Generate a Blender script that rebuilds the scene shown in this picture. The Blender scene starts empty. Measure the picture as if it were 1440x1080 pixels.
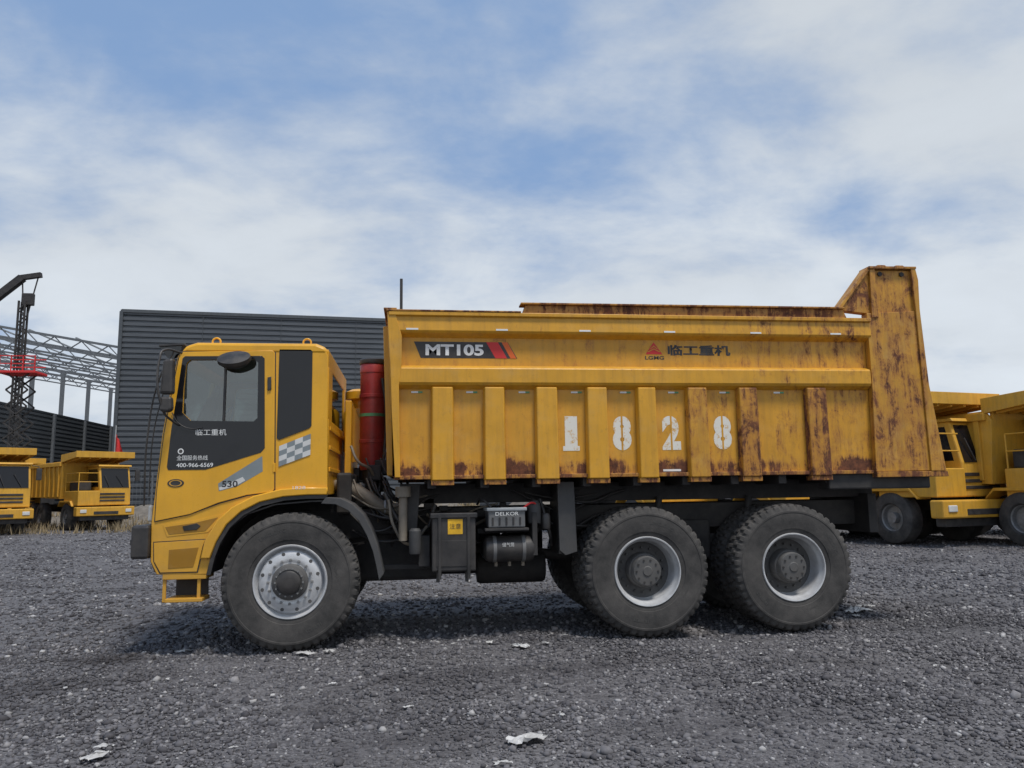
import bpy, bmesh, math, random
import numpy as np
from mathutils import Vector, Matrix
random.seed(3); np.random.seed(3)
SC=bpy.context.scene; COL=bpy.context.collection
# ------------------------------------------------------------------ materials
def newmat(name):
    m=bpy.data.materials.new(name); m.use_nodes=True; nt=m.node_tree
    b=nt.nodes.get("Principled BSDF"); return m,nt,b
def node(nt,t,**kw):
    n=nt.nodes.new(t)
    for k,v in kw.items(): setattr(n,k,v)
    return n
def L(nt,a,b): nt.links.new(a,b)
def objcoord(nt,scale=(1,1,1),loc=(0,0,0)):
    t=node(nt,"ShaderNodeTexCoord"); mp=node(nt,"ShaderNodeMapping")
    mp.inputs["Scale"].default_value=scale; mp.inputs["Location"].default_value=loc
    L(nt,t.outputs["Object"],mp.inputs[0]); return mp.outputs[0]
def noise(nt,vec,scale,detail=6,rough=.6,dist=0):
    n=node(nt,"ShaderNodeTexNoise"); n.inputs["Scale"].default_value=scale
    n.inputs["Detail"].default_value=detail; n.inputs["Roughness"].default_value=rough
    n.inputs["Distortion"].default_value=dist
    L(nt,vec,n.inputs["Vector"]); return n.outputs["Fac"]
def mrange(nt,v,a,b,c=0.,d=1.,smooth=False):
    n=node(nt,"ShaderNodeMapRange"); n.clamp=True
    if smooth: n.interpolation_type='SMOOTHSTEP'
    L(nt,v,n.inputs[0]); 
    for i,x in enumerate((a,b,c,d)): n.inputs[i+1].default_value=x
    return n.outputs[0]
def mth(nt,op,a,b=None):
    n=node(nt,"ShaderNodeMath"); n.operation=op
    for i,x in enumerate((a,b)):
        if x is None: continue
        if isinstance(x,(int,float)): n.inputs[i].default_value=x
        else: L(nt,x,n.inputs[i])
    return n.outputs[0]
def mix(nt,f,a,b,blend='MIX'):
    n=node(nt,"ShaderNodeMix"); n.data_type='RGBA'; n.blend_type=blend
    for s,x in ((0,f),(6,a),(7,b)):
        if isinstance(x,(int,float)): n.inputs[s].default_value=x
        elif isinstance(x,tuple): n.inputs[s].default_value=(*x,1) if len(x)==3 else x
        else: L(nt,x,n.inputs[s])
    return n.outputs[2]
def bump(nt,b,h,strength=.3,dist=.01):
    n=node(nt,"ShaderNodeBump"); n.inputs["Strength"].default_value=strength; n.inputs["Distance"].default_value=dist
    L(nt,h,n.inputs["Height"]); L(nt,n.outputs[0],b.inputs["Normal"])
def simple(name,col,rough=.6,metal=0.,var=.25,vs=6.,dust=0.,dustcol=(.22,.19,.16),bmp=0.):
    m,nt,b=newmat(name); v=objcoord(nt)
    n=noise(nt,v,vs)
    dark=tuple(c*(1-var) for c in col); lite=tuple(min(1,c*(1+var)) for c in col)
    c=mix(nt,mrange(nt,n,.3,.7),dark,lite)
    if dust>0:
        n2=noise(nt,v,3.1,8,.7); c=mix(nt,mrange(nt,n2,.35,.75,0,dust),c,dustcol)
    L(nt,c,b.inputs["Base Color"]); b.inputs["Metallic"].default_value=metal
    L(nt,mrange(nt,n,.2,.8,max(0,rough-.1),min(1,rough+.1)),b.inputs["Roughness"])
    if bmp>0: bump(nt,b,noise(nt,v,vs*6),bmp,.01)
    return m
def yellow(name,base=(.74,.40,.022),rust=0.,dirt=.3,rough=.42,pos=False,bottom=False,low=0.):
    m,nt,b=newmat(name); v=objcoord(nt)
    n1=noise(nt,v,1.3,5,.6)
    c=mix(nt,mrange(nt,n1,.3,.7),tuple(x*.87 for x in base),tuple(min(1,x*1.08) for x in base))
    vs=objcoord(nt,(7,7,.7)); st=noise(nt,vs,1.6,8,.7)      # vertical streaks of grime
    c=mix(nt,mrange(nt,st,.45,.8,0,dirt),c,(.26,.13,.032))
    n2=noise(nt,v,14,8,.75)
    c=mix(nt,mrange(nt,n2,.56,.78,0,dirt*.9),c,(.15,.085,.04))
    n3=noise(nt,objcoord(nt,(1,1,1.4),(5,2,8)),2.4,8,.7)      # pale dust film
    c=mix(nt,mrange(nt,n3,.5,.8,0,dirt*.8),c,(.50,.34,.14))
    t=node(nt,"ShaderNodeTexCoord"); s=node(nt,"ShaderNodeSeparateXYZ"); L(nt,t.outputs["Object"],s.inputs[0])
    if low>0:
        lm=mth(nt,'MULTIPLY',mrange(nt,s.outputs[2],1.9,.8,0,1),mrange(nt,n3,.35,.65,.2,low))
        c=mix(nt,lm,c,(.27,.19,.11))
    rg=mrange(nt,n2,.3,.8,rough-.08,rough+.2)
    if rust>0 or pos or bottom:
        rn=noise(nt,objcoord(nt,(1,1,.62),(3,1,7)),5.5,12,.78,.4)
        rn2=noise(nt,objcoord(nt,(5,5,.42),(1,0,2)),2.6,10,.75)
        rr=mth(nt,'ADD',mth(nt,'MULTIPLY',rn,.6),mth(nt,'MULTIPLY',rn2,.4))
        bias=rust
        if pos:
            bx=mrange(nt,s.outputs[0],3.6,7.2,0,.085)
            bz=mrange(nt,s.outputs[2],2.9,4.2,0,.05)
            bias=mth(nt,'ADD',mth(nt,'ADD',bx,bz),rust)
        if bottom:
            bb=mrange(nt,s.outputs[2],2.16,1.96,0,.24,True)
            wob=mrange(nt,noise(nt,objcoord(nt,(1,0,0),(2.,0,0)),1.3,2,.5),.44,.60,-.10,.03)
            bx2=mrange(nt,s.outputs[0],3.3,4.2,0,-.08)
            bb=mth(nt,'MAXIMUM',mth(nt,'ADD',mth(nt,'ADD',bb,wob),bx2),0.0)
            bias=mth(nt,'ADD',bias,bb)
        rr=mth(nt,'ADD',rr,bias)
        mk=mrange(nt,rr,.60,.665,0,1,True)
        halo=mrange(nt,rr,.53,.62,0,.65,True)
        rc=mix(nt,mrange(nt,n2,.35,.65),(.055,.020,.012),(.20,.072,.032))
        c=mix(nt,halo,c,(.36,.14,.028)); c=mix(nt,mk,c,rc)
        rg2=node(nt,"ShaderNodeMix"); L(nt,mk,rg2.inputs[0]); L(nt,rg,rg2.inputs[2]); rg2.inputs[3].default_value=.9; rg=rg2.outputs[0]
    L(nt,c,b.inputs["Base Color"]); L(nt,rg,b.inputs["Roughness"])
    bump(nt,b,mth(nt,'ADD',noise(nt,v,2.2,2,.5),mth(nt,'MULTIPLY',n2,.08)),.3,.012 if name.startswith("cab") else .045)
    return m
M={}
M['cab']=yellow("cab_yellow",(.80,.405,.020),dirt=.15,rough=.30,low=.35)
M['bed']=yellow("bed_yellow",(.67,.325,.024),rust=-.012,dirt=.46,pos=True,bottom=True)
M['rib']=yellow("rib_yellow",(.69,.345,.024),rust=-.025,dirt=.46,pos=True,rough=.36)
M['ribr']=yellow("rib_rusty",(.61,.30,.025),rust=.065,dirt=.5)
M['ribrr']=yellow("rib_very_rusty",(.55,.26,.022),rust=.130,dirt=.6)
M['tail']=yellow("tail_yellow",(.58,.285,.028),rust=.085,dirt=.75)
M['beam']=yellow("beam_yellow",(.69,.345,.024),rust=-.028,dirt=.46,pos=True,rough=.36)
M['rim']=yellow("rim_rusty",(.50,.24,.022),rust=.13,dirt=.6)
M['bgy']=yellow("truck_yellow_faded",(.66,.35,.032),rust=.0,dirt=.45,rough=.55)
M['black']=simple("black_plastic",(.018,.018,.02),.45,var=.2,dust=.3)
M['gloss']=simple("black_gloss",(.010,.010,.012),.12,var=.1)
M['chassis']=simple("chassis_dark",(.022,.021,.022),.7,var=.4,dust=.55,dustcol=(.10,.09,.08))
M['tyre']=simple("tyre_rubber",(.032,.031,.030),.88,var=.25,vs=9,dust=.85,dustcol=(.115,.106,.098),bmp=.25)
M['tyret']=simple("tyre_lettering",(.075,.072,.068),.9,var=.25,vs=9)
M['silver']=simple("rim_silver",(.62,.63,.64),.40,metal=.3,var=.15,dust=.4,dustcol=(.30,.27,.25))
M['hub']=simple("hub_grey",(.08,.08,.08),.7,var=.3,dust=.5,dustcol=(.14,.125,.11))
M['fhub']=simple("front_hub_grey",(.26,.26,.26),.55,metal=.3,var=.25,vs=12,dust=.5,dustcol=(.15,.14,.12))
M['red']=simple("red_cylinder",(.36,.022,.022),.4,var=.25,dust=.25)
M['redp']=simple("red_print",(.62,.03,.03),.5,var=.05)
M['orange']=simple("orange_print",(.75,.14,.02),.5,var=.05)
M['white']=simple("white_print",(.78,.78,.76),.6,var=.08)
M['grey']=simple("grey_print",(.22,.25,.26),.5,var=.1)
M['lgrey']=simple("light_grey_print",(.62,.62,.60),.5,var=.1)
M['alu']=simple("hose_grey",(.20,.17,.13),.6,var=.3,dust=.5)
M['battery']=simple("battery_grey",(.13,.135,.14),.5,var=.2,dust=.4)
M['flap']=simple("flap_rubber",(.055,.056,.058),.7,var=.2,dust=.5,dustcol=(.12,.11,.10))
M['label']=simple("label_yellow",(.75,.42,.02),.5)
M['green']=simple("label_green",(.10,.30,.14),.5)
M['seat']=simple("seat_fabric",(.05,.05,.055),.9)
M['steel']=simple("steel_grey",(.34,.36,.37),.6,metal=.2,var=.2)
M['steelw']=simple("steel_primer",(.13,.14,.15),.6,var=.2)
def stencil():
    m,nt,b=newmat("stencil_white"); v=objcoord(nt)
    n=noise(nt,v,16,8,.75)
    c=mix(nt,mrange(nt,n,.53,.64,0,.9),(.78,.76,.68),(.62,.32,.03)); L(nt,c,b.inputs["Base Color"]); b.inputs["Roughness"].default_value=.7; return m
M['stencil']=stencil()
def glassm(name,tint,alpha):
    m,nt,b=newmat(name); nt.nodes.remove(b); o=nt.nodes["Material Output"]
    tr=node(nt,"ShaderNodeBsdfTransparent"); tr.inputs[0].default_value=(*tint,1)
    gl=node(nt,"ShaderNodeBsdfGlossy"); gl.inputs["Roughness"].default_value=.02
    fr=node(nt,"ShaderNodeFresnel"); fr.inputs[0].default_value=1.5
    f=mth(nt,'ADD',fr.outputs[0],alpha)
    mx=node(nt,"ShaderNodeMixShader"); L(nt,f,mx.inputs[0]); L(nt,tr.outputs[0],mx.inputs[1]); L(nt,gl.outputs[0],mx.inputs[2]); L(nt,mx.outputs[0],o.inputs[0]); return m
M['glass']=glassm("window_glass",(.66,.72,.70),.12)
M['dglass']=glassm("tinted_glass",(.05,.06,.07),.04)
# ------------------------------------------------------------------ geometry helpers
PARENT=[None]
def link(o,mat=None):
    COL.objects.link(o)
    if mat is not None: o.data.materials.append(M[mat] if isinstance(mat,str) else mat)
    if PARENT[0] is not None: o.parent=PARENT[0]
    return o
def bev(o,w,seg=2):
    if w>0:
        b=o.modifiers.new("bevel","BEVEL"); b.width=w; b.segments=seg; b.limit_method='ANGLE'; b.angle_limit=math.radians(35)
    return o
def meshobj(name,verts,faces,mat,smooth=False):
    me=bpy.data.meshes.new(name); me.from_pydata(verts,[],faces); me.update()
    bm=bmesh.new(); bm.from_mesh(me); bmesh.ops.recalc_face_normals(bm,faces=bm.faces); bm.to_mesh(me); bm.free()
    if smooth: me.polygons.foreach_set("use_smooth",[True]*len(me.polygons))
    return link(bpy.data.objects.new(name,me),mat)
def box(name,x0,x1,y0,y1,z0,z1,mat,b=.008):
    v=[(x,y,z) for x in (x0,x1) for y in (y0,y1) for z in (z0,z1)]
    f=[(0,1,3,2),(4,6,7,5),(0,4,5,1),(2,3,7,6),(0,2,6,4),(1,5,7,3)]
    return bev(meshobj(name,v,f,mat),b)
def prism(name,pts,a0,a1,mat,b=.006,axis='y'):
    n=len(pts)
    def P(p,a):
        if axis=='y': return (p[0],a,p[1])
        if axis=='x': return (a,p[0],p[1])
        return (p[0],p[1],a)
    v=[P(p,a0) for p in pts]+[P(p,a1) for p in pts]
    f=[tuple(range(n)),tuple(range(2*n-1,n-1,-1))]+[(i,(i+1)%n,n+(i+1)%n,n+i) for i in range(n)]
    return bev(meshobj(name,v,f,mat),b)
def tomesh(cu,name):
    o=bpy.data.objects.new("tmp",cu); COL.objects.link(o)
    bpy.context.view_layer.update()
    dg=bpy.context.evaluated_depsgraph_get(); me=bpy.data.meshes.new_from_object(o.evaluated_get(dg))
    bpy.data.objects.remove(o); me.name=name; return me
def panel(name,outer,holes,y,th,mat,b=.003):
    cu=bpy.data.curves.new(name,"CURVE"); cu.dimensions='2D'; cu.fill_mode='BOTH'
    for ps in [outer]+holes:
        s=cu.splines.new('POLY'); s.points.add(len(ps)-1); s.use_cyclic_u=True
        for i,p in enumerate(ps): s.points[i].co=(p[0],p[1],0,1)
    cu.extrude=max(th/2-b,0.0002); cu.bevel_depth=b; cu.bevel_resolution=1; cu.offset=-b
    me=tomesh(cu,name)
    for v in me.vertices: x,yy,z=v.co; v.co=(x,y+th/2-z,yy)
    me.materials.clear(); me.update()
    return link(bpy.data.objects.new(name,me),mat)
def flat(name,pts,y,mat): # flat print on surface
    return meshobj(name,[(p[0],y,p[1]) for p in pts],[tuple(range(len(pts)))],mat)
def text(name,s,x0,x1,z0,z1,y,mat,bold=0.):
    cu=bpy.data.curves.new(name,"FONT"); cu.body=s; cu.size=1; cu.offset=bold; cu.resolution_u=4
    me=tomesh(cu,name)
    if len(me.vertices)==0: return None
    co=np.empty(len(me.vertices)*3,dtype=np.float32); me.vertices.foreach_get("co",co); co=co.reshape(-1,3)
    mn=co.min(0); mx=co.max(0)
    out=np.empty_like(co); out[:,0]=x0+(co[:,0]-mn[0])/(mx[0]-mn[0])*(x1-x0); out[:,2]=z0+(co[:,1]-mn[1])/(mx[1]-mn[1])*(z1-z0); out[:,1]=y
    me.vertices.foreach_set("co",out.ravel()); me.materials.clear(); me.update()
    return link(bpy.data.objects.new(name,me),mat)
def tube(name,pts,r,mat,smooth=True):
    cu=bpy.data.curves.new(name,"CURVE"); cu.dimensions='3D'; cu.bevel_depth=r; cu.bevel_resolution=3; cu.use_fill_caps=True
    if smooth:
        s=cu.splines.new('BEZIER'); s.bezier_points.add(len(pts)-1)
        for i,p in enumerate(pts):
            s.bezier_points[i].co=p; s.bezier_points[i].handle_left_type='AUTO'; s.bezier_points[i].handle_right_type='AUTO'
    else:
        s=cu.splines.new('POLY'); s.points.add(len(pts)-1)
        for i,p in enumerate(pts): s.points[i].co=(*p,1)
    me=tomesh(cu,name); me.materials.clear()
    return link(bpy.data.objects.new(name,me),mat)
def lathe(name,prof,mat,n=64,c=(0,0,0),axis='y',closed=False,smooth=True):
    v=[];f=[];k=len(prof)
    for i in range(n):
        a=2*math.pi*i/n
        for r,t in prof:
            if axis=='y': v.append((c[0]+r*math.cos(a),c[1]+t,c[2]+r*math.sin(a)))
            elif axis=='z': v.append((c[0]+r*math.cos(a),c[1]+r*math.sin(a),c[2]+t))
            else: v.append((c[0]+t,c[1]+r*math.cos(a),c[2]+r*math.sin(a)))
    for i in range(n):
        j=(i+1)%n
        for q in range(k-1): f.append((i*k+q,i*k+q+1,j*k+q+1,j*k+q))
        if closed: f.append((i*k+k-1,i*k,j*k,j*k+k-1))
    o=meshobj(name,v,f,mat)
    if smooth:
        o.data.polygons.foreach_set("use_smooth",[True]*len(o.data.polygons))
        try: o.data.set_sharp_from_angle(angle=math.radians(32))
        except Exception: pass
    return o
def empty(name,loc=(0,0,0)):
    e=bpy.data.objects.new(name,None); COL.objects.link(e); e.location=loc; e.empty_display_size=.3; return e
# ------------------------------------------------------------------ camera
a,p,r=0.1301,0.1384,0.0151
F=Vector((math.sin(a)*math.cos(p),math.cos(a)*math.cos(p),math.sin(p))); R0=Vector((math.cos(a),-math.sin(a),0)); U0=R0.cross(F)
R=R0*math.cos(r)-U0*math.sin(r); U=R0*math.sin(r)+U0*math.cos(r)
cam=bpy.data.cameras.new("camera"); co=bpy.data.objects.new("camera",cam); COL.objects.link(co)
co.matrix_world=Matrix(((R.x,U.x,-F.x,1.3209),(R.y,U.y,-F.y,-8.8594),(R.z,U.z,-F.z,1.6958),(0,0,0,1)))
cam.sensor_width=36; cam.lens=27.09; cam.clip_end=3000; cam.clip_start=.05; SC.camera=co
# ------------------------------------------------------------------ light
W=bpy.data.worlds.new("World"); SC.world=W; W.use_nodes=True; nt=W.node_tree; bg=nt.nodes["Background"]
sund=Vector((.20,-.36,.95)).normalized()
el=math.asin(sund.z)
sky=node(nt,"ShaderNodeTexSky"); sky.sky_type='NISHITA'; sky.sun_disc=False; sky.sun_elevation=el; sky.sun_rotation=math.atan2(sund.x,sund.y)
sky.air_density=1.0; sky.dust_density=1.5; sky.ozone_density=1.5
tc=node(nt,"ShaderNodeTexCoord"); sp=node(nt,"ShaderNodeSeparateXYZ"); L(nt,tc.outputs["Generated"],sp.inputs[0])
zz=mth(nt,'ADD',mth(nt,'MAXIMUM',sp.outputs[2],0.0),.28)
cb=node(nt,"ShaderNodeCombineXYZ"); L(nt,mth(nt,'DIVIDE',sp.outputs[0],zz),cb.inputs[0]); L(nt,mth(nt,'DIVIDE',sp.outputs[1],zz),cb.inputs[1])
def skymap(loc,rot,sc):
    mp=node(nt,"ShaderNodeMapping"); mp.inputs["Location"].default_value=loc; mp.inputs["Rotation"].default_value=(0,0,rot); mp.inputs["Scale"].default_value=sc; L(nt,cb.outputs[0],mp.inputs[0]); return mp.outputs[0]
c1=noise(nt,skymap((2.3,.9,0),.35,(.8,1.1,1)),.95,3,.5,.2)
c2=noise(nt,skymap((1.3,5.9,0),.6,(1,1.1,1)),2.6,7,.55,.25)
c3=noise(nt,skymap((7.3,2.9,0),.3,(1,1.5,1)),11,5,.6,.1)
cc=mth(nt,'ADD',mth(nt,'ADD',mth(nt,'MULTIPLY',c1,.58),mth(nt,'MULTIPLY',c2,.33)),mth(nt,'MULTIPLY',c3,.09))
cc=mth(nt,'ADD',cc,mrange(nt,sp.outputs[0],.05,.75,0,.10)); cc=mth(nt,'ADD',cc,mrange(nt,sp.outputs[0],-.2,-.6,0,.03)); cc=mth(nt,'ADD',cc,mrange(nt,sp.outputs[2],.42,.05,0,.14))
cc=mth(nt,'ADD',cc,mrange(nt,sp.outputs[2],.38,.62,0,-.05))
mask=mrange(nt,cc,.42,.63,.04,.97,True)
shade=mth(nt,'MULTIPLY',mrange(nt,c2,.35,.7,.93,1.05),mrange(nt,sp.outputs[2],.0,.6,1.16,.92))
cl=node(nt,"ShaderNodeVectorMath"); cl.operation='SCALE'; cl.inputs[0].default_value=(6.4,6.9,7.45); L(nt,shade,cl.inputs[3])
bl=mix(nt,.75,sky.outputs[0],(2.5,4.1,7.0)) 
L(nt,mix(nt,mask,bl,cl.outputs[0]),bg.inputs[0]); bg.inputs[1].default_value=.1
sl=bpy.data.lights.new("sun","SUN"); sl.energy=2.8; sl.angle=math.radians(11); sl.color=(1,.95,.88)
so=bpy.data.objects.new("sun",sl); COL.objects.link(so); so.rotation_euler=(-sund).to_track_quat('-Z','Y').to_euler()
SC.view_settings.view_transform='Standard'; SC.view_settings.look='None'; SC.view_settings.exposure=0
# ------------------------------------------------------------------ ground
def patches(nt,c):
    v=objcoord(nt); big=noise(nt,objcoord(nt,(.7,1.4,1),(4,1,0)),.55,6,.6); 
    c=mix(nt,mrange(nt,big,.50,.64,0,.62),c,(.048,.045,.049))
    sm=noise(nt,objcoord(nt,(.8,1.8,1),(1,7,0)),1.7,6,.6); c=mix(nt,mrange(nt,sm,.58,.70,0,.55),c,(.04,.038,.041))
    b2=noise(nt,objcoord(nt,(.6,1.3,1),(9,4,0)),.35,6,.65); c=mix(nt,mrange(nt,b2,.52,.74,0,.30),c,(.21,.198,.192))
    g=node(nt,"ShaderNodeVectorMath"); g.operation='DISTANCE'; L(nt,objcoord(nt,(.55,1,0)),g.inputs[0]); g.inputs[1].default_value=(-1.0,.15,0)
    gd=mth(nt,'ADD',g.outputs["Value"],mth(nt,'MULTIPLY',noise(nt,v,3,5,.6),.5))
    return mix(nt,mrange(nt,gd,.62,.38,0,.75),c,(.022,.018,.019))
def groundmat():
    m,nt,b=newmat("gravel_ground"); v=objcoord(nt)
    vo=node(nt,"ShaderNodeTexVoronoi"); vo.inputs["Scale"].default_value=42; L(nt,v,vo.inputs["Vector"])
    sv=node(nt,"ShaderNodeSeparateColor"); L(nt,vo.outputs["Color"],sv.inputs[0])
    c=mix(nt,sv.outputs[0],(.062,.060,.064),(.19,.184,.19))
    c=patches(nt,c)
    n5=noise(nt,objcoord(nt,(.35,1.6,1)),.8,8,.75); c=mix(nt,mrange(nt,n5,.4,.7,0,.35),c,(.085,.081,.083))
    L(nt,c,b.inputs["Base Color"]); b.inputs["Roughness"].default_value=.95
    h=mth(nt,'ADD',mth(nt,'MULTIPLY',mth(nt,'SUBTRACT',1.0,vo.outputs["Distance"]),.7),mth(nt,'MULTIPLY',noise(nt,v,20,8,.7),.8))
    bump(nt,b,h,.8,.02); return m
gm=groundmat()
xs=np.concatenate([np.array([-1500,-500,-200,-100,-60,-40]),np.arange(-25,32,.6),np.array([40,60,100,200,500,1500])])
ys=np.concatenate([np.array([-300,-60,-20]),np.arange(-12,24,.6),np.array([28,35,45,60,90,150,400,1500])])
def gz(x,y):
    return .022*math.sin(x*.9+1.3*math.sin(y*.6))*math.sin(y*.8+1)+.012*math.sin(x*2.3+y*1.1) if (abs(x)<26 and -12<y<24) else 0.
gv=[(float(x),float(y),gz(x,y)-.012) for y in ys for x in xs]; nx=len(xs)
gf=[(j*nx+i,j*nx+i+1,(j+1)*nx+i+1,(j+1)*nx+i) for j in range(len(ys)-1) for i in range(nx-1)]
meshobj("ground",gv,gf,gm,smooth=True)
def gravelmat():
    m,nt,b=newmat("gravel_stone"); g=node(nt,"ShaderNodeNewGeometry")
    cr=node(nt,"ShaderNodeValToRGB"); e=cr.color_ramp.elements
    e[0].position=0; e[0].color=(.035,.033,.038,1); e[1].position=1; e[1].color=(.52,.51,.50,1)
    for po,c in ((.30,(.085,.082,.090,1)),(.72,(.155,.150,.160,1)),(.93,(.26,.25,.255,1))):
        q=e.new(po); q.color=c
    L(nt,g.outputs["Random Per Island"],cr.inputs[0]); n=noise(nt,objcoord(nt),45,4,.6)
    c=mix(nt,mrange(nt,n,.3,.7,.0,.4),cr.outputs[0],(.10,.096,.10)); c=patches(nt,c)
    L(nt,c,b.inputs["Base Color"]); b.inputs["Roughness"].default_value=.85
    return m
def stones(N,d0,d1,smed,base_v,base_f,seed,lim,logd=False):
    rs=np.random.RandomState(seed)
    D=d0*(d1/d0)**rs.uniform(0,1,N) if logd else np.sqrt(rs.uniform(d0*d0,d1*d1,N))
    x=1.32+D*rs.uniform(-.85,1.12,N); y=-8.86+D
    s=np.clip(np.exp(rs.normal(math.log(smed),.42,N)),smed*.4,lim)
    if logd: s=s*(1+(D-d0)/d1*.9)
    k=len(base_v); V=np.repeat(base_v[None],N,0)*(1+rs.uniform(-.28,.28,(N,k,1)))
    V=V*rs.uniform(.65,1.2,(N,1,3))
    q=rs.normal(size=(N,4)); q/=np.linalg.norm(q,axis=1)[:,None]; w,a,b,c=q.T
    Rm=np.stack([1-2*(b*b+c*c),2*(a*b-c*w),2*(a*c+b*w),2*(a*b+c*w),1-2*(a*a+c*c),2*(b*c-a*w),2*(a*c-b*w),2*(b*c+a*w),1-2*(a*a+b*b)],1).reshape(N,3,3)
    V=np.einsum('nij,nkj->nki',Rm,V)*s[:,None,None]; V[:,:,2]*=.75
    z=np.array([gz(float(i),float(j)) for i,j in zip(x,y)])-.012+s*.25
    V[:,:,0]+=x[:,None]; V[:,:,1]+=y[:,None]; V[:,:,2]+=z[:,None]
    Fc=base_f[None]+(np.arange(N)*k)[:,None,None]
    return V.reshape(-1,3),Fc.reshape(-1,3)
bm=bmesh.new(); bmesh.ops.create_icosphere(bm,subdivisions=1,radius=1); iv=np.array([v.co[:] for v in bm.verts]); fi=np.array([[v.index for v in f.verts] for f in bm.faces]); bm.free()
cv=np.array([(x,y,z) for x in (-.7,.7) for y in (-.7,.7) for z in (-.7,.7)]); cf=[]
for q in [(0,1,3,2),(4,6,7,5),(0,4,5,1),(2,3,7,6),(0,2,6,4),(1,5,7,3)]: cf+= [(q[0],q[1],q[2]),(q[0],q[2],q[3])]
cf=np.array(cf)
A=[stones(28000,3.3,6.5,.011,iv,fi,1,.035),stones(38000,6.0,10,.0125,cv,cf,7,.04),stones(75000,9.0,48,.0165,cv,cf,2,.045,True),stones(300,3.5,14,.030,iv,fi,4,.05)]
VV=[];FF=[];off=0
for v_,f_ in A: VV.append(v_);FF.append(f_+off); off+=len(v_)
VV=np.concatenate(VV).astype(np.float32);FF=np.concatenate(FF).astype(np.int32)
me=bpy.data.meshes.new("gravel"); me.vertices.add(len(VV)); me.vertices.foreach_set("co",VV.ravel())
me.loops.add(FF.size); me.loops.foreach_set("vertex_index",FF.ravel()); me.polygons.add(len(FF))
me.polygons.foreach_set("loop_start",np.arange(0,FF.size,3,dtype=np.int32)); me.polygons.foreach_set("loop_total",np.full(len(FF),3,dtype=np.int32)); me.update(calc_edges=True)
link(bpy.data.objects.new("gravel",me),gravelmat())
# litter
lv=[];lf=[]
mlit=simple("plastic_film",(.55,.55,.54),.5,var=.2,dust=.6)
LIT=[(2.1,-3.35,.15),(-.7,-3.3,.10),(-.72,-3.1,.06),(-1.2,.45,.08),(.2,-.12,.11),(.45,-.1,.08),(2.5,-.2,.12),(2.2,.1,.07),(2.8,-.1,.06),(7.3,1.2,.20),(7.6,1.5,.12),(7.1,.9,.09),(1.3,-2.4,.045),(4.3,-2.2,.04),(1.9,-3.75,.06)]
for i in range(110): LIT.append((random.uniform(-4.5,10.5),random.uniform(-4,6),random.uniform(.012,.04)))
for (x,y,s) in LIT:
    n=8;o=len(lv); an=random.uniform(0,3)
    for j in range(n):
        for i in range(n):
            u=(i/(n-1)-.5)*2+random.uniform(-.16,.16); w=(j/(n-1)-.5)*random.uniform(.6,1.2)+random.uniform(-.12,.12)
            lv.append((x+s*(u*math.cos(an)-w*math.sin(an)),y+s*(u*math.sin(an)+w*math.cos(an))*.8,.010+gz(x,y)+s*random.uniform(0,.34)*(1-.6*abs(u))))
    lf+=[(o+j*n+i,o+j*n+i+1,o+(j+1)*n+i+1,o+(j+1)*n+i) for j in range(n-1) for i in range(n-1)]
meshobj("plastic_litter",lv,lf,mlit)
# ------------------------------------------------------------------ TRUCK
T=empty("dump_truck"); PARENT[0]=T
YC=1.37
def mir(y0,y1): return (2*YC-y1,2*YC-y0)
# --- tyres
def tyre_mesh(n_l=46,sub=6):
    w=.42
    half=[(.385,.055,0),(.405,.03,0),(.43,.022,0),(.45,.020,0),(.455,.012,0),(.52,.004,0),(.60,0.,0),(.64,.002,0),(.645,-.003,0),(.665,-.001,0),(.67,.006,0),(.695,.016,1),(.722,.028,2),(.738,.05,3),(.745,.10,3),(.749,.155,3),(.745,.158,4),(.745,.205,4)]
    prof=half+[(r,w-y,k) for r,y,k in reversed(half)]
    half_n=len(half); v=[];f=[];n=n_l*sub;k=len(prof)
    for i in range(n):
        for q,(r,y,kd) in enumerate(prof):
            ph=i+(3 if q>=half_n else 0)
            s_=(ph+ (2 if kd==3 and q in (14,15,k-15,k-16) else 0))%sub
            g=s_<2
            rr=r;yy=y
            if kd==1 and g: yy=y+(.006 if q<half_n else -.006)
            if kd==2 and g: rr=r-.014; yy=y+(.010 if q<half_n else -.010)
            if kd==3 and g: rr=r-.024
            if kd==4 : rr=r-(.0 if (i//3)%2 else .02)
            a_=2*math.pi*i/n
            v.append((rr*math.cos(a_),yy,rr*math.sin(a_)))
    for i in range(n):
        j=(i+1)%n
        for q in range(k-1): f.append((i*k+q,i*k+q+1,j*k+q+1,j*k+q))
    # raised sidewall lettering
    me=bpy.data.meshes.new("tyre"); nf=len(f)
    for s,a0,rad,hh in (("LINGLONG",-2.2,.545,.040),("16.00R25",.9,.545,.034),("TUBELESS",-.35,.50,.018)):
        cu=bpy.data.curves.new("l","FONT"); cu.body=s; cu.size=1; cu.offset=.02; cu.resolution_u=2
        tm=tomesh(cu,"l"); sc=hh/.7
        o=len(v)
        for vv in tm.vertices:
            th=a0+vv.co.x*sc/rad; rr=rad+vv.co.y*sc
            v.append((rr*math.cos(-th),.004-.0075*min(1,max(0,(rr-.5)/.1)) -.0005 if rr>.52 else .0015,rr*math.sin(-th)))
        for pl in tm.polygons: f.append(tuple(o+q for q in pl.vertices))
    me.from_pydata(v,[],f); me.update()
    me.polygons.foreach_set("use_smooth",[True]*len(f))
    try: me.set_sharp_from_angle(angle=math.radians(28))
    except Exception: pass
    me.materials.append(M['tyre']); me.materials.append(M['tyret'])
    for i in range(nf,len(me.polygons)): me.polygons[i].material_index=1
    return me
TM=tyre_mesh()
WX=[0.0,4.048,5.852]
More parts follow.
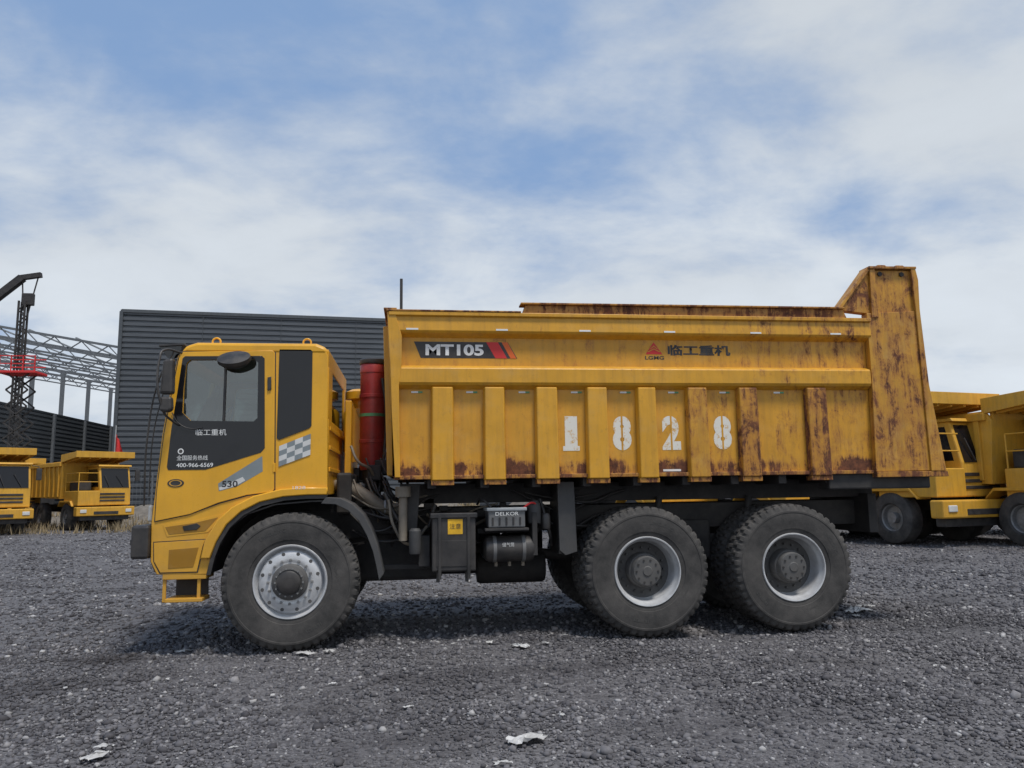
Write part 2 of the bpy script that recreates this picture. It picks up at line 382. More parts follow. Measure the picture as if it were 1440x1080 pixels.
def tyre(name,x,y,flip=False,ang=0.):
    o=bpy.data.objects.new(name,TM); COL.objects.link(o); o.parent=T; o.location=(x,y,.75); o.rotation_euler=(0,ang,math.pi if flip else 0); return o
def side_y(y,far): return (2*YC-y) if far else y
for wi,x in enumerate(WX):
    for far in (False,True):
        sg=-1 if far else 1
        nm=("far_" if far else "near_")+["front","mid","rear"][wi]
        yo=side_y(0.02,far)
        tyre("tyre_"+nm,x,yo,far,ang=wi*.7)
        C=(x,yo,.75)
        def LP(n_,pr,mt,**k): return lathe(n_+"_"+nm,[(r_,sg*t_) for r_,t_ in pr],mt,c=C,**k)
        if wi==0:
            LP("rim",[(.40,.05),(.402,.03),(.395,.018),(.383,.02),(.372,.04),(.365,.075),(.352,.10),(.345,.09),(.335,.06),(.30,.035),(.25,.03),(.225,.03),(.215,.035),(.20,.035),(0,.035)],'silver')
            LP("hub",[(.195,.04),(.195,.0),(.185,-.012),(.165,-.02),(.16,-.045),(.14,-.055),(.135,-.05),(.10,-.045),(.06,-.06),(0,-.06)],'hub',n=40)
            LP("hub_cap",[(.125,-.05),(.125,-.075),(.11,-.085),(.05,-.088),(0,-.088)],'black',n=32)
            for i in range(16):
                t=2*math.pi*i/16; lathe("bolt_"+nm,[(.0,-sg*.022),(.014,-sg*.02),(.016,0),(.016,sg*.03)],'fhub',n=6,c=(x+.235*math.cos(t),yo+sg*.02,.75+.235*math.sin(t)),smooth=False)
            for i in range(12):
                t=2*math.pi*(i+.5)/12; lathe("vent_"+nm,[(.0,0),(.020,.0)],'hub',n=12,c=(x+.305*math.cos(t),yo+sg*.0335,.75+.305*math.sin(t)),smooth=False)
            for i in range(14):
                t=2*math.pi*i/14; lathe("hubbolt_"+nm,[(.0,-sg*.01),(.011,-sg*.01),(.011,sg*.02)],'fhub',n=6,c=(x+.148*math.cos(t),yo-sg*.05,.75+.148*math.sin(t)),smooth=False)
        else:
            tyre("tyre_inner_"+nm,x,yo+sg*.47,far,ang=wi*.7+.3)
            LP("rim",[(.40,.05),(.402,.03),(.395,.016),(.383,.018),(.374,.04),(.366,.07),(.352,.085),(.342,.12),(.338,.23),(.325,.26)],'silver')
            LP("disc",[(.34,.245),(.325,.262),(.30,.27),(.20,.275),(0,.275)],'hub')
            LP("hub",[(.205,.28),(.20,.16),(.19,.14),(.175,.135),(.17,.06),(.16,.045),(.06,.04),(.05,.03),(0,.03)],'hub',n=40)
            for i in range(16):
                t=2*math.pi*i/16; lathe("bolt_"+nm,[(.0,-sg*.03),(.013,-sg*.03),(.015,0),(.015,sg*.03)],'hub',n=6,c=(x+.262*math.cos(t),yo+sg*.265,.75+.262*math.sin(t)),smooth=False)
            for i in range(10):
                t=2*math.pi*i/10; lathe("hubbolt_"+nm,[(.0,-sg*.012),(.012,-sg*.012),(.012,sg*.02)],'chassis',n=6,c=(x+.13*math.cos(t),yo+sg*.045,.75+.13*math.sin(t)),smooth=False)
    lathe("axle_%d"%wi,[(.0,.5),(.11,.5),(.11,.95),(.14,1.0),(.26,1.15),(.30,1.37),(.26,1.6),(.14,1.75),(.11,1.8),(.11,2.24),(0,2.24)],'chassis',n=24,c=(x,0,.75))
# --- chassis
for y0 in (.92,1.74):
    prism("chassis_rail",[(-1.2,1.15),(.6,1.15),(.9,1.2),(7.2,1.2),(7.2,1.52),(-1.2,1.5)],y0,y0+.09,'chassis')
for x in (-1.1,.9,1.8,2.9,3.6,4.95,6.5,7.1): box("cross_member",x,x+.12,1.0,1.76,1.22,1.46,'chassis')
for y0 in (.80,1.82): box("bed_runner",1.3,7.4,y0,y0+.12,1.56,1.80,'chassis')
for x in np.arange(1.5,7.5,.61): box("bed_cross_beam",x,x+.1,.14,2.6,1.74,1.86,'chassis')
for y0 in (.95,1.72):
    prism("balance_beam",[(4.0,.72),(4.2,.95),(4.7,1.12),(5.2,1.12),(5.7,.95),(5.9,.72),(5.7,.70),(5.1,.86),(4.8,.86),(4.2,.70)],y0-.05,y0+.12,'chassis')
    box("bogie_pivot",4.75,5.15,y0-.1,y0+.15,.8,1.3,'chassis',.03)
for x in (4.35,5.55): tube("shock_absorber",[(x,.72,1.0),(x+.1,.76,1.6)],.045,'chassis',False)
tube("drive_shaft",[(.3,YC,1.05),(2.2,YC,.95),(4.0,YC,.8)],.07,'chassis',False); tube("drive_shaft_rear",[(4.3,YC,.8),(5.7,YC,.8)],.06,'chassis',False)
box("gearbox",.5,1.7,1.05,1.7,.62,1.3,'chassis',.05); box("engine",-.9,.5,.95,1.8,.70,1.75,'chassis',.06)
# far-side equipment
box("fuel_tank",1.35,2.55,2.0,2.62,.58,1.38,'black',.05); box("far_tool_box",2.65,3.15,2.05,2.6,.60,1.35,'chassis',.02)
for x in (1.6,2.2): box("fuel_tank_strap",x,x+.05,1.985,2.635,.56,1.40,'steelw',.01)
box("far_battery_box",.95,1.30,2.0,2.55,.62,1.4,'chassis',.02)
lathe("silencer",[(0,-.45),(.18,-.44),(.2,-.4),(.2,.4),(.18,.44),(0,.45)],'chassis',n=28,c=(2.6,1.35,.72),axis='x')
for i in range(14):
    x=random.uniform(.5,3.4); z=random.uniform(1.25,1.75); tube("air_hose",[(x,.75,z),(x+.35,.66,z-random.uniform(.05,.3)),(x+.8,.78,z-.05),(x+1.1,.85,z+.02)],random.choice([.012,.016,.02]),random.choice(['black','alu','black']))
for i in range(9):
    x=.95+i*.24+random.uniform(-.04,.04); z=random.uniform(1.2,1.5); w=random.uniform(.06,.15); box("rail_fitting",x,x+w,.80,.915,z,z+random.uniform(.06,.16),random.choice(['chassis','battery','black','alu']),.01)
# leaf springs
for y0 in (.80,1.86):
    for i in range(6): prism("leaf_spring",[(-.75+i*.08,1.12-i*.03),(0,.98-i*.03),(.75-i*.08,1.12-i*.03),(.75-i*.08,1.095-i*.03),(0,.955-i*.03),(-.75+i*.08,1.095-i*.03)],y0,y0+.1,'chassis',0)
# tank box, battery, air tank, flap
box("hydraulic_tank",1.55,2.05,.12,.62,.80,1.44,'black',.02); box("tank_lid",1.53,2.07,.10,.64,1.40,1.46,'black',.01)
box("tank_front_plate",1.60,2.0,.112,.12,.86,1.15,'chassis',.003)
for x in (1.62,1.95): box("tank_strap",x,x+.035,.098,.125,.72,1.44,'chassis',.004); tube("tank_drain",[(x,.2,.8),(x,.2,.68)],.02,'black',False)
flat("tank_label",[(1.73,1.22),(1.90,1.22),(1.90,1.39),(1.73,1.39)],.115,'label'); text("tank_label_text","注意",1.75,1.88,1.28,1.34,.112,'black')
box("tank_bracket",1.4,1.53,.3,.9,.85,1.2,'chassis'); 
lathe("oil_filter",[(0,0),(.06,0),(.07,.03),(.07,.26),(.05,.29),(0,.29)],'flap',n=20,c=(1.36,.25,1.0),axis='z')
box("battery_box",2.20,2.63,.14,.55,1.28,1.50,'battery',.015)
for i in range(5): box("battery_rib",2.24+i*.08,2.26+i*.08,.13,.14,1.31,1.40,'black',.002)
box("battery_lid",2.18,2.65,.12,.56,1.47,1.51,'steel',.01); text("battery_text","DELKOR",2.28,2.55,1.42,1.46,.118,'white')
box("battery_tray",2.16,2.67,.12,.58,1.245,1.275,'chassis',.006)
tube("battery_cable",[(2.6,.2,1.49),(2.72,.2,1.56),(2.82,.4,1.45),(2.9,.8,1.5)],.012,'redp'); tube("battery_cable",[(2.25,.2,1.5),(2.15,.25,1.6),(2.1,.5,1.55)],.014,'black')
lathe("air_tank",[(0,-.31),(.08,-.305),(.13,-.28),(.15,-.24),(.15,.24),(.13,.28),(.08,.305),(0,.31)],'black',n=32,c=(2.46,.32,1.03),axis='x')
for x in (2.28,2.62): lathe("air_tank_strap",[(.152,-.02),(.156,-.02),(.156,.02),(.152,.02)],'battery',n=32,c=(x,.32,1.03),axis='x')
lathe("air_tank",[(0,-.31),(.08,-.305),(.13,-.28),(.15,-.24),(.15,.24),(.13,.28),(.08,.305),(0,.31)],'black',n=32,c=(2.46,.68,1.03),axis='x')
text("air_tank_text","储气筒",2.36,2.50,1.06,1.11,.166,'lgrey')
for x in (2.3,2.46,2.62): lathe("air_tank_valve",[(0,-.05),(.02,-.05),(.02,0),(0,0)],'alu',n=10,c=(x,.32,.88),axis='z')
box("side_bracket",2.1,2.85,.5,.92,1.2,1.26,'chassis'); box("side_bracket",2.72,2.78,.2,.9,.95,1.45,'chassis')
lathe("air_dryer",[(0,0),(.07,0),(.08,.04),(.08,.2),(.05,.26),(0,.27)],'flap',n=20,c=(2.76,.3,1.32),axis='z')
lathe("air_dryer",[(0,0),(.05,0),(.055,.03),(.055,.15),(.04,.18),(0,.19)],'black',n=20,c=(2.90,.3,1.25),axis='z')
prism("mud_flap",[(3.04,1.80),(3.24,1.80),(3.26,.98),(3.12,.94),(3.05,1.0)],.25,.30,'flap',.004)
prism("mud_flap_plate",[(3.05,1.80),(3.09,1.80),(3.09,.95),(3.05,.95)],.30,.85,'black',.004)
box("side_rail_guard",.95,1.55,.55,.60,.80,.86,'chassis')
tube("hose_bundle",[(1.0,.5,1.7),(1.2,.45,1.35),(1.45,.5,1.25),(1.6,.6,1.55)],.028,'black'); tube("hose_bundle",[(2.85,.4,1.6),(2.95,.35,1.2),(3.0,.5,1.05)],.02,'black')
tube("hose_bundle",[(1.05,.42,1.62),(1.12,.38,1.3),(1.3,.42,1.1),(1.5,.5,1.3)],.018,'alu')
prism("pivot_bracket",[(1.18,1.80),(1.42,1.80),(1.38,1.25),(1.22,1.25)],.35,.50,'chassis'); lathe("pivot_pipe",[(0,0),(.05,0),(.05,.5),(.09,.5),(.09,.62),(0,.62)],'alu',n=20,c=(1.22,.30,1.15),axis='z')
# --- CAB
front=[(-1.24,3.33),(-1.30,3.27),(-1.36,2.90),(-1.43,2.39),(-1.48,1.68),(-1.50,1.42),(-1.49,1.00),(-1.42,.86)]
arch=[(-.90,.84),(-.86,1.02),(-.80,1.20),(-.70,1.38),(-.55,1.52),(-.35,1.62),(-.10,1.675),(.15,1.69),(.38,1.69)]
side=[(.26,3.38),(-.2,3.385),(-1.15,3.375)]+front+arch+[(.355,3.28),(.33,3.34)]
win=[(-1.20,3.18),(-1.16,3.22),(-.46,3.23),(-.42,3.19),(-.41,2.56),(-.45,2.52),(-1.13,2.53),(-1.22,2.62),(-1.22,2.9)]
y0,y1=.12,2.62
panel("cab_side_near",side,[win],y0,.04,'cab',.006)
panel("cab_side_far",side,[win],y1-.04,.04,'cab',.006)
door=[(-1.26,3.31),(-.27,3.335),(-.24,3.31),(-.205,1.76),(-.23,1.73),(-.5,1.70),(-.8,1.62),(-1.1,1.50),(-1.46,1.43),(-1.455,1.75),(-1.405,2.39),(-1.335,2.90),(-1.28,3.28)]
def grow(ps,g):
    cx_=sum(q[0] for q in ps)/len(ps); cz_=sum(q[1] for q in ps)/len(ps)
    return [(q[0]+g*np.sign(q[0]-cx_),q[1]+g*np.sign(q[1]-cz_)) for q in ps]
for far in (False,True):
    sfx="far" if far else "near"
    def PY(y,th): return (2*YC-y-th) if far else y
    panel("door_gap_"+sfx,grow(door,.011),[win],PY(.1175,.002),.002,'black',.0002)
    panel("door_"+sfx,door,[win],PY(.104,.013),.013,'cab',.004)
    ap=[(-1.245,3.235),(-1.22,3.26),(-.38,3.27),(-.35,3.24),(-.32,2.22),(-.36,2.17),(-.95,1.985),(-1.345,1.985),(-1.36,2.02),(-1.33,2.45),(-1.29,2.80)]
    panel("door_black_panel_"+sfx,ap,[win],PY(.100,.0035),.0035,'gloss',.0005)
    panel("door_window_glass_"+sfx,grow(win,.01),[],PY(.128,.005),.005,'glass',.0005)
    panel("quarter_window_"+sfx,[(-.19,3.35),(.16,3.35),(.18,3.33),(.185,2.47),(.16,2.44),(-.17,2.31),(-.195,2.33)],[],PY(.112,.006),.006,'gloss',.001)
    tube("window_divider_"+sfx,[(-.78,PY(.12,0),3.22),(-.78,PY(.12,0),2.53)],.014,'black',False)
    panel("arch_trim_"+sfx,[(q[0],q[1]) for q in arch[1:]]+[(.38,1.77),(.10,1.775),(-.13,1.76),(-.42,1.69),(-.65,1.57),(-.80,1.43),(-.92,1.22),(-.965,1.02)],[],PY(.07,.049),.049,'cab',.012)
    panel("arch_black_lip_"+sfx,[(q[0],q[1]) for q in arch]+[(.37,1.645),(.14,1.645),(-.09,1.63),(-.33,1.575),(-.52,1.48),(-.66,1.35),(-.76,1.18),(-.815,1.02),(-.85,.84)],[],PY(.09,.03),.03,'black',.004)
# door recess lines / trims on near side
rcy=yellow("recess_shade_yellow",(.34,.165,.010),dirt=.4)  # darkened cab yellow: shade of the recesses painted into the colour
panel("handle_recess",[(-1.38,1.39),(-1.05,1.43),(-.74,1.50),(-.72,1.49),(-.90,1.30),(-1.33,1.26)],[],.1155,.004,'cab',.001)
panel("handle_recess_shade",[(-1.35,1.365),(-1.05,1.405),(-.80,1.46),(-.93,1.315),(-1.31,1.285)],[],.112,.0035,rcy,.001)  # thin raised panel, shade of the hollow painted in its colour
panel("headlamp_cover",[(-1.17,1.37),(-1.02,1.40),(-.98,1.37),(-1.02,1.33),(-1.15,1.32)],[],.105,.006,'chassis',.003)
panel("lower_panel_gap",[(-1.47,1.21),(-.92,1.23),(-.94,1.15),(-.99,.87),(-1.39,.87),(-1.46,1.0)],[],.1165,.003,'black',.0002)
panel("lower_panel",[(-1.46,1.20),(-.93,1.22),(-.95,1.15),(-1.0,.88),(-1.38,.88),(-1.45,1.0)],[],.109,.0075,'cab',.003)
panel("vent_recess_shade",[(-1.30,1.12),(-.99,1.14),(-1.04,.93),(-1.30,.92)],[],.105,.0035,rcy,.001)  # no real hollow here: its shade is in the panel colour
for x in (-1.36,-1.0): box("step_hanger",x-.0,x+.035,.14,.17,.56,.90,'cab',.004)
box("step_tread",-1.32,-.93,.10,.42,.56,.60,'cab',.006); box("step_tread",-1.36,-.90,.12,.45,.80,.86,'cab',.006); box("step_back",-1.30,-.95,.42,.44,.58,.9,'chassis')
box("front_bumper",-1.69,-1.50,.06,2.68,1.03,1.39,'black',.03); box("bumper_rib",-1.705,-1.69,.1,2.64,1.18,1.24,'black',.005)
# front grid
gy=np.linspace(y0+.02,y1-.02,13); zf=[3.36,3.30,3.22,2.9,2.5,2.12,2.08,1.7,1.42,1.2,1.0,.88]
fx=lambda z: float(np.interp(z,[.86,1.0,1.42,1.68,2.39,2.9,3.27,3.36],[-1.43,-1.49,-1.50,-1.48,-1.43,-1.36,-1.30,-1.22]))
v=[];f=[];mi=[]
for z in zf:
    for y in gy:
        t=(y-YC)/1.25; v.append((fx(z)-.10*(1-t**4),y,z))
n=len(gy)
for j in range(len(zf)-1):
    for i in range(n-1):
        f.append((j*n+i,j*n+i+1,(j+1)*n+i+1,(j+1)*n+i)); mi.append(1 if (zf[j]<=3.22 and zf[j+1]>=2.12 and 1<=i<n-2) else (2 if (zf[j]<=1.7 and zf[j+1]>=1.2 and 3<=i<n-4) else 0))
o=meshobj("cab_front",v,f,'cab',smooth=True); o.data.materials.append(M['dglass']); o.data.materials.append(M['black'])
for pl,m_ in zip(o.data.polygons,mi): pl.material_index=m_
for y in (.3,2.2): box("headlamp",-1.60,-1.55,y,y+.3,1.42,1.6,'lgrey',.02)
# roof
prism("cab_roof",[(-1.20,3.30),(-1.28,3.30),(-1.22,3.385),(-1.10,3.425),(.22,3.425),(.33,3.38),(.36,3.30)],y0-.008,y1+.008,'cab',.035)
for x in (-.92,.10):
    for y in (.25,2.45): 
        ring=[(x+.045*math.cos(t),y,3.455+.045*math.sin(t)) for t in np.linspace(0,2*math.pi,13)]; tube("lifting_eye",ring,.011,'cab'); box("eye_base",x-.04,x+.04,y-.03,y+.03,3.42,3.435,'cab',.003)
panel("sun_visor",[(-1.27,3.40),(-1.50,3.40),(-1.52,3.38),(-1.40,3.22),(-1.31,3.26)],[],.16,.012,'dglass',.001)
prism("visor_bar",[(-1.52,3.40),(-1.24,3.42),(-1.24,3.395),(-1.52,3.375)],.14,2.6,'black',.004)
# rear wall
box("cab_rear_lower",.34,.375,y0+.03,y1-.03,1.69,2.55,'cab',.01); box("cab_rear_top",.325,.36,y0+.03,y1-.03,3.15,3.36,'cab',.01)
for a0,a1 in ((y0+.03,.55),(2.2,y1-.03)): box("cab_rear_post",.335,.368,a0,a1,2.55,3.15,'cab',.006)
box("cab_rear_window",.345,.352,.55,2.2,2.55,3.15,'dglass',0)
for z in (1.95,2.2,2.42): box("cab_rear_rib",.375,.39,y0+.1,y1-.1,z,z+.05,'cab',.008)
box("cab_floor",-1.40,.34,y0+.05,y1-.05,1.70,1.76,'black',0)
# interior
for y in (.55,1.75):
    box("seat_base",-.62,-.12,y,y+.5,2.0,2.15,'seat',.04); prism("seat_back",[(-.18,2.1),(-.02,2.85),(.06,2.85),(-.06,2.1)],y,y+.5,'seat',.03); box("head_rest",-.02,.07,y+.12,y+.38,2.87,3.05,'seat',.03)
prism("dashboard",[(-1.4,1.8),(-1.4,2.45),(-1.1,2.5),(-1.0,2.35),(-1.05,1.8)],.2,2.54,'seat',.03)
ring=[(-.93+.09*math.sin(t),.8+.2*math.cos(t),2.58+.17*math.sin(t)) for t in np.linspace(0,2*math.pi,20)]; tube("steering_wheel",ring,.016,'black'); tube("steering_column",[(-.93,.8,2.58),(-1.1,.8,2.35)],.03,'black',False)
# mirrors
tube("mirror_arm",[(-1.25,.12,3.30),(-1.40,-.06,3.30),(-1.42,-.12,3.22),(-1.36,-.12,2.62),(-1.30,.02,2.52),(-1.25,.10,2.48)],.013,'black')
prism("mirror",[(-1.40,2.80),(-1.38,3.18),(-1.27,3.20),(-1.26,2.80)],-.16,-.04,'black',.03)
prism("mirror_small",[(-1.39,2.61),(-1.39,2.77),(-1.27,2.77),(-1.26,2.63),(-1.3,2.6)],-.16,-.06,'black',.025)
tube("mirror_arm_far",[(-1.25,2.62,3.30),(-1.40,2.80,3.30),(-1.36,2.86,2.62),(-1.25,2.64,2.48)],.013,'black'); prism("mirror_far",[(-1.40,2.75),(-1.38,3.18),(-1.27,3.20),(-1.26,2.75)],2.80,2.94,'black',.03)
tube("feeler_rod",[(-1.58,.1,1.6),(-1.55,.0,2.3),(-1.45,.0,3.0),(-1.33,.05,3.3)],.010,'black'); tube("feeler_rod",[(-1.54,.12,1.7),(-1.50,.05,2.4),(-1.40,.03,2.9)],.007,'black')
s_=lathe("kerb_mirror",[(0,-.075),(.08,-.068),(.15,-.03),(.185,.01),(.18,.05),(0,.06)],'black',n=32,c=(0,0,0),axis='z')
s_.scale=(1,.6,1.15); s_.rotation_euler=(math.radians(50),math.radians(-6),0); s_.location=(-.655,.0,3.19)
tube("kerb_mirror_arm",[(-.62,.1,3.30),(-.60,.02,3.27),(-.62,.0,3.22)],.012,'black')
tube("wiper_cable",[(-1.33,.09,2.62),(-1.25,.085,2.50),(-1.12,.085,2.44),(-1.0,.09,2.45)],.006,'black')
panel("door_handle",[(-.31,3.02),(-.27,3.03),(-.265,2.88),(-.305,2.87)],[],.085,.018,'black',.004)
box("door_hinge",-.225,-.20,.095,.12,1.95,2.05,'cab',.003)
# cab prints
text("door_name","临工重机",-1.07,-.74,2.365,2.435,.0975,'white'); text("door_slogan","全国服务热线",-1.26,-.93,2.09,2.145,.0975,'white'); text("door_phone","400-966-6569",-1.26,-.87,2.015,2.06,.0975,'white',.01)
lathe("door_badge",[(0,0),(.032,0)],'white',n=20,c=(-1.22,.0975,2.19),smooth=False); lathe("door_badge_inner",[(0,0),(.02,0)],'black',n=20,c=(-1.22,.0965,2.19),smooth=False)
flat("door_stripe",[(-.81,1.83),(-.345,2.13),(-.335,1.96),(-.60,1.80),(-.80,1.745)],.1025,'grey')
flat("door_stripe_lite",[(-.80,1.785),(-.55,1.90),(-.52,1.86),(-.62,1.80),(-.79,1.755)],.1012,'lgrey'); text("door_530","530",-.77,-.60,1.79,1.86,.1002,'black',.02)
ck=lambda u,w:(-.165+.345*u,(2.01+(2.14-2.01)*u)+w*(.23+.01*u))
for i in range(4):
    for j in range(4):
        u0,u1=i/4,(i+1)/4; w0,w1=j/4,(j+1)/4
        flat("checker",[ck(u0,w0),ck(u1,w0),ck(u1,w1),ck(u0,w1)],.1105,'lgrey' if (i//1+j)%2 else 'grey')
bd=lathe("front_badge",[(0,0),(.07,0),(.075,.008)],'black',n=28,c=(0,0,0)); bd.scale=(1.2,1,.62); bd.location=(-1.26,.098,1.84)
bd=lathe("front_badge_inner",[(.045,0),(.056,0)],'cab',n=28,c=(0,0,0)); bd.scale=(1.2,1,.62); bd.location=(-1.26,.096,1.84)
text("side_plate_text","1828",.0,.14,1.755,1.79,.068,'white')
# inner wheel well + rear fender
def arcsheet(name,pts,ya,yb,th,mat):
    n_=len(pts); inn=[]
    for i,q in enumerate(pts):
        a_=Vector(pts[max(i-1,0)]); b_=Vector(pts[min(i+1,n_-1)]); d=(b_-a_).normalized(); inn.append((q[0]-d.y*-th,q[1]-d.x*th))
    return prism(name,list(pts)+inn[::-1],ya,yb,mat,.004)
arcsheet("wheel_well",[(-.87,.86),(-.82,1.1),(-.70,1.34),(-.5,1.50),(-.2,1.60),(.2,1.63),(.38,1.63)],.13,.85,.02,'black')
fa=[(.36,1.66),(.52,1.65),(.66,1.58),(.78,1.46),(.87,1.30),(.94,1.12),(.98,.95),(1.01,.80)]
arcsheet("rear_fender",fa,.10,.62,.035,'flap')
fin=[(q[0]-.05,q[1]-.07) for q in fa]; prism("rear_fender_flange",fa+fin[::-1],.085,.11,'flap',.006)
arcsheet("rear_fender_far",fa,2.12,2.64,.035,'black')
# behind cab
lathe("hoist_cylinder",[(0,2.0),(.15,2.0),(.165,2.05),(.165,3.28),(.172,3.285),(.172,3.38),(.15,3.42),(.13,3.43),(.13,3.46),(0,3.46)],'red',n=40,c=(.80,1.5,0),axis='z')
lathe("hoist_cylinder_cap",[(0,3.40),(.175,3.40),(.18,3.41),(.18,3.46),(.16,3.475),(0,3.475)],'black',n=40,c=(.80,1.5,0),axis='z')
lathe("hoist_cylinder_band",[(.170,2.70),(.170,2.74)],'green',n=40,c=(.80,1.5,0),axis='z')
for z in (2.95,2.35): lathe("hoist_cylinder_ring",[(.166,z),(.176,z+.005),(.176,z+.045),(.166,z+.05)],'red',n=40,c=(.80,1.5,0),axis='z')
tube("hoist_lower_stage",[(.80,1.5,1.2),(.80,1.5,2.0)],.12,'chassis',False)
tube("cylinder_hose",[(.93,1.35,3.2),(.98,1.33,2.8),(.96,1.33,2.2),(.9,1.2,1.7)],.02,'black')
lathe("air_filter",[(0,0),(.2,0),(.22,.03),(.22,.55),(.19,.60),(0,.60)],'cab',n=32,c=(.60,2.0,2.25),axis='z'); lathe("air_filter_top",[(0,0),(.12,0),(.12,.12),(.2,.14),(.2,.24),(.12,.28),(0,.28)],'cab',n=28,c=(.60,2.0,2.85),axis='z')
box("rear_cab_frame",.46,.54,1.3,2.5,1.75,2.9,'cab',.01)
prism("cab_rear_bracket",[(.45,2.92),(.52,2.92),(.66,2.6),(.68,2.12),(.45,2.10)],1.62,1.66,'cab',.006)
tube("intake_hose",[(.36,1.0,1.80),(.55,.85,1.78),(.75,.75,1.68),(1.0,.75,1.52),(1.25,.8,1.50)],.075,'alu')
for i in range(9): 
    t=i/8; q=Vector((.55,.85,1.78)).lerp(Vector((1.0,.75,1.53)),t); 
    if i in (0,4,8): lathe("hose_clamp",[(.078,-.01),(.083,-.01),(.083,.01),(.078,.01)],'steel',n=24,c=tuple(q),axis='x')
for i in range(16):
    x=random.uniform(.45,1.0); z=random.uniform(1.6,2.3); y=random.uniform(.7,1.6); tube("cable",[(x,y,z),(x+.1,y-.1,z-.2),(x+.25,y,z-.3),(x+.3,y+.2,z-.6)],random.choice([.012,.018,.025]),random.choice(['black','black','alu']))
for i in range(8):
    x=random.uniform(.45,.9); y=random.uniform(.9,1.9); z=random.uniform(1.5,2.0); box("valve_block",x,x+.18,y,y+.2,z,z+.2,random.choice(['chassis','battery']),.02)
box("radiator_pack",.42,.60,.7,2.1,1.45,1.95,'chassis',.03)
# --- BED
for far in (False,True):
    sfx="_far" if far else ""
    def YY(ps): return [((2*YC-q[0]) if far else q[0],q[1]) for q in ps]
    def yr(a_,b_): return mir(a_,b_) if far else (a_,b_)
    prism("bed_side_panel"+sfx,[(1.10,1.88),(6.99,1.88),(7.02,3.78),(1.06,3.76)],*yr(.10,.13),'bed',0)
    prism("bed_upper_beam"+sfx,YY([(.099,3.50),(.02,3.545),(.0,3.57),(.012,3.735),(-.02,3.745),(-.02,3.79),(.16,3.79),(.16,3.50)]),1.05,7.05,'beam',.006,axis='x')
    prism("bed_lower_beam"+sfx,YY([(.099,3.17),(.02,3.14),(.0,3.12),(.0,2.96),(.02,2.93),(.099,2.885)]),1.11,7.0,'beam',.006,axis='x')
    prism("bed_raised_rim"+sfx,[(2.62,3.792),(6.75,3.792),(6.70,3.905),(2.66,3.895)],*yr(.02,.15),'rim',.004)
    prism("bed_rim_cap"+sfx,[(2.60,3.896),(6.72,3.906),(6.70,3.928),(2.60,3.918)],*yr(-.02,.17),'rim',.004)
    prism("bed_rim_cap_front"+sfx,[(1.02,3.792),(2.60,3.792),(2.60,3.81),(1.02,3.812)],*yr(-.025,.17),'rim',.004)
    ribs=[(1.55,1.79,'rib'),(2.16,2.39,'rib'),(2.77,3.02,'rib'),(3.38,3.62,'rib'),(4.00,4.22,'rib'),(4.62,4.86,'ribr'),(5.27,5.50,'ribrr'),(6.15,6.40,'ribrr')]
    for (xa,xb,mt) in ribs:
        Yo=(lambda y:(2*YC-y) if far else y)
        v=[(xa-.018,Yo(.10),2.93),(xa+.004,Yo(.012),2.905),(xb-.004,Yo(.012),2.905),(xb+.018,Yo(.10),2.93),
           (xa-.022,Yo(.10),1.83),(xa,Yo(.005),1.83),(xb,Yo(.005),1.83),(xb+.022,Yo(.10),1.83)]
        f=[(0,1,5,4),(1,2,6,5),(2,3,7,6),(0,3,2,1),(4,5,6,7),(3,0,4,7)]
        bev(meshobj("bed_rib"+sfx,v,f,mt),.012)
        box("rib_foot"+sfx,xa-.01,xb+.01,*yr(.02,.16),1.775,1.828,'rim',.004)
    box("bed_sill"+sfx,1.12,7.0,*yr(.055,.14),1.845,1.89,'rim',.006)
    prism("bed_front_edge"+sfx,[(1.03,3.788),(1.12,3.788),(1.20,3.50),(1.20,3.16),(1.17,2.92),(1.19,1.87),(1.13,1.87),(1.09,2.6),(1.07,3.14)],*yr(-.007,.096),'beam',.006)
    # tail
    prism("bed_tail_panel"+sfx,[(6.98,1.87),(7.88,1.875),(7.76,2.9),(7.715,3.9),(7.02,3.86),(7.02,3.0)],*yr(.015,.14),'tail',.006)
    prism("bed_tail_horn"+sfx,[(6.66,3.90),(7.10,4.43),(7.71,4.44),(7.712,3.902),(7.05,3.862)],*yr(.04,.15),'tail',.006)
    prism("bed_tail_edge"+sfx,[(7.70,1.87),(7.90,1.87),(7.77,2.95),(7.735,3.92),(7.75,4.30),(7.72,4.47),(7.66,4.46),(7.68,3.9),(7.69,2.9)],*yr(-.012,.013),'tail',.006)
    prism("bed_tail_post"+sfx,[(7.08,3.80),(7.17,3.80),(7.17,4.44),(7.10,4.43)],*yr(.0,.038),'tail',.006)
    prism("bed_tail_cap"+sfx,[(7.07,4.435),(7.73,4.445),(7.73,4.475),(7.08,4.468)],*yr(-.02,.2),'rim',.004)
    v0=[(6.64,3.925),(7.08,4.468),(7.11,4.44),(6.69,3.93)]; prism("horn_edge"+sfx,v0,*yr(.0,.17),'tail',.003)
    for x in (7.2,7.45): prism("tail_hinge_lug"+sfx,[(x,4.474),(x+.16,4.474),(x+.13,4.50),(x+.03,4.50)],*yr(.02,.10),'rim',.01)
    for x in (7.25,7.55): lathe("tail_bolt"+sfx,[(0,0),(.03,0),(.03,.02)],'chassis',n=12,c=(x,.02 if not far else 2*YC-.02,4.38))
    box("tail_under"+sfx,6.4,7.75,*yr(.10,.35),1.66,1.86,'chassis',.02)
    prism("tail_lip"+sfx,[(6.98,1.80),(7.93,1.80),(7.92,1.868),(6.98,1.868)],*yr(-.005,.12),'rim',.006)
box("bed_floor",1.14,7.85,.13,2.61,1.90,1.98,'rim',0)
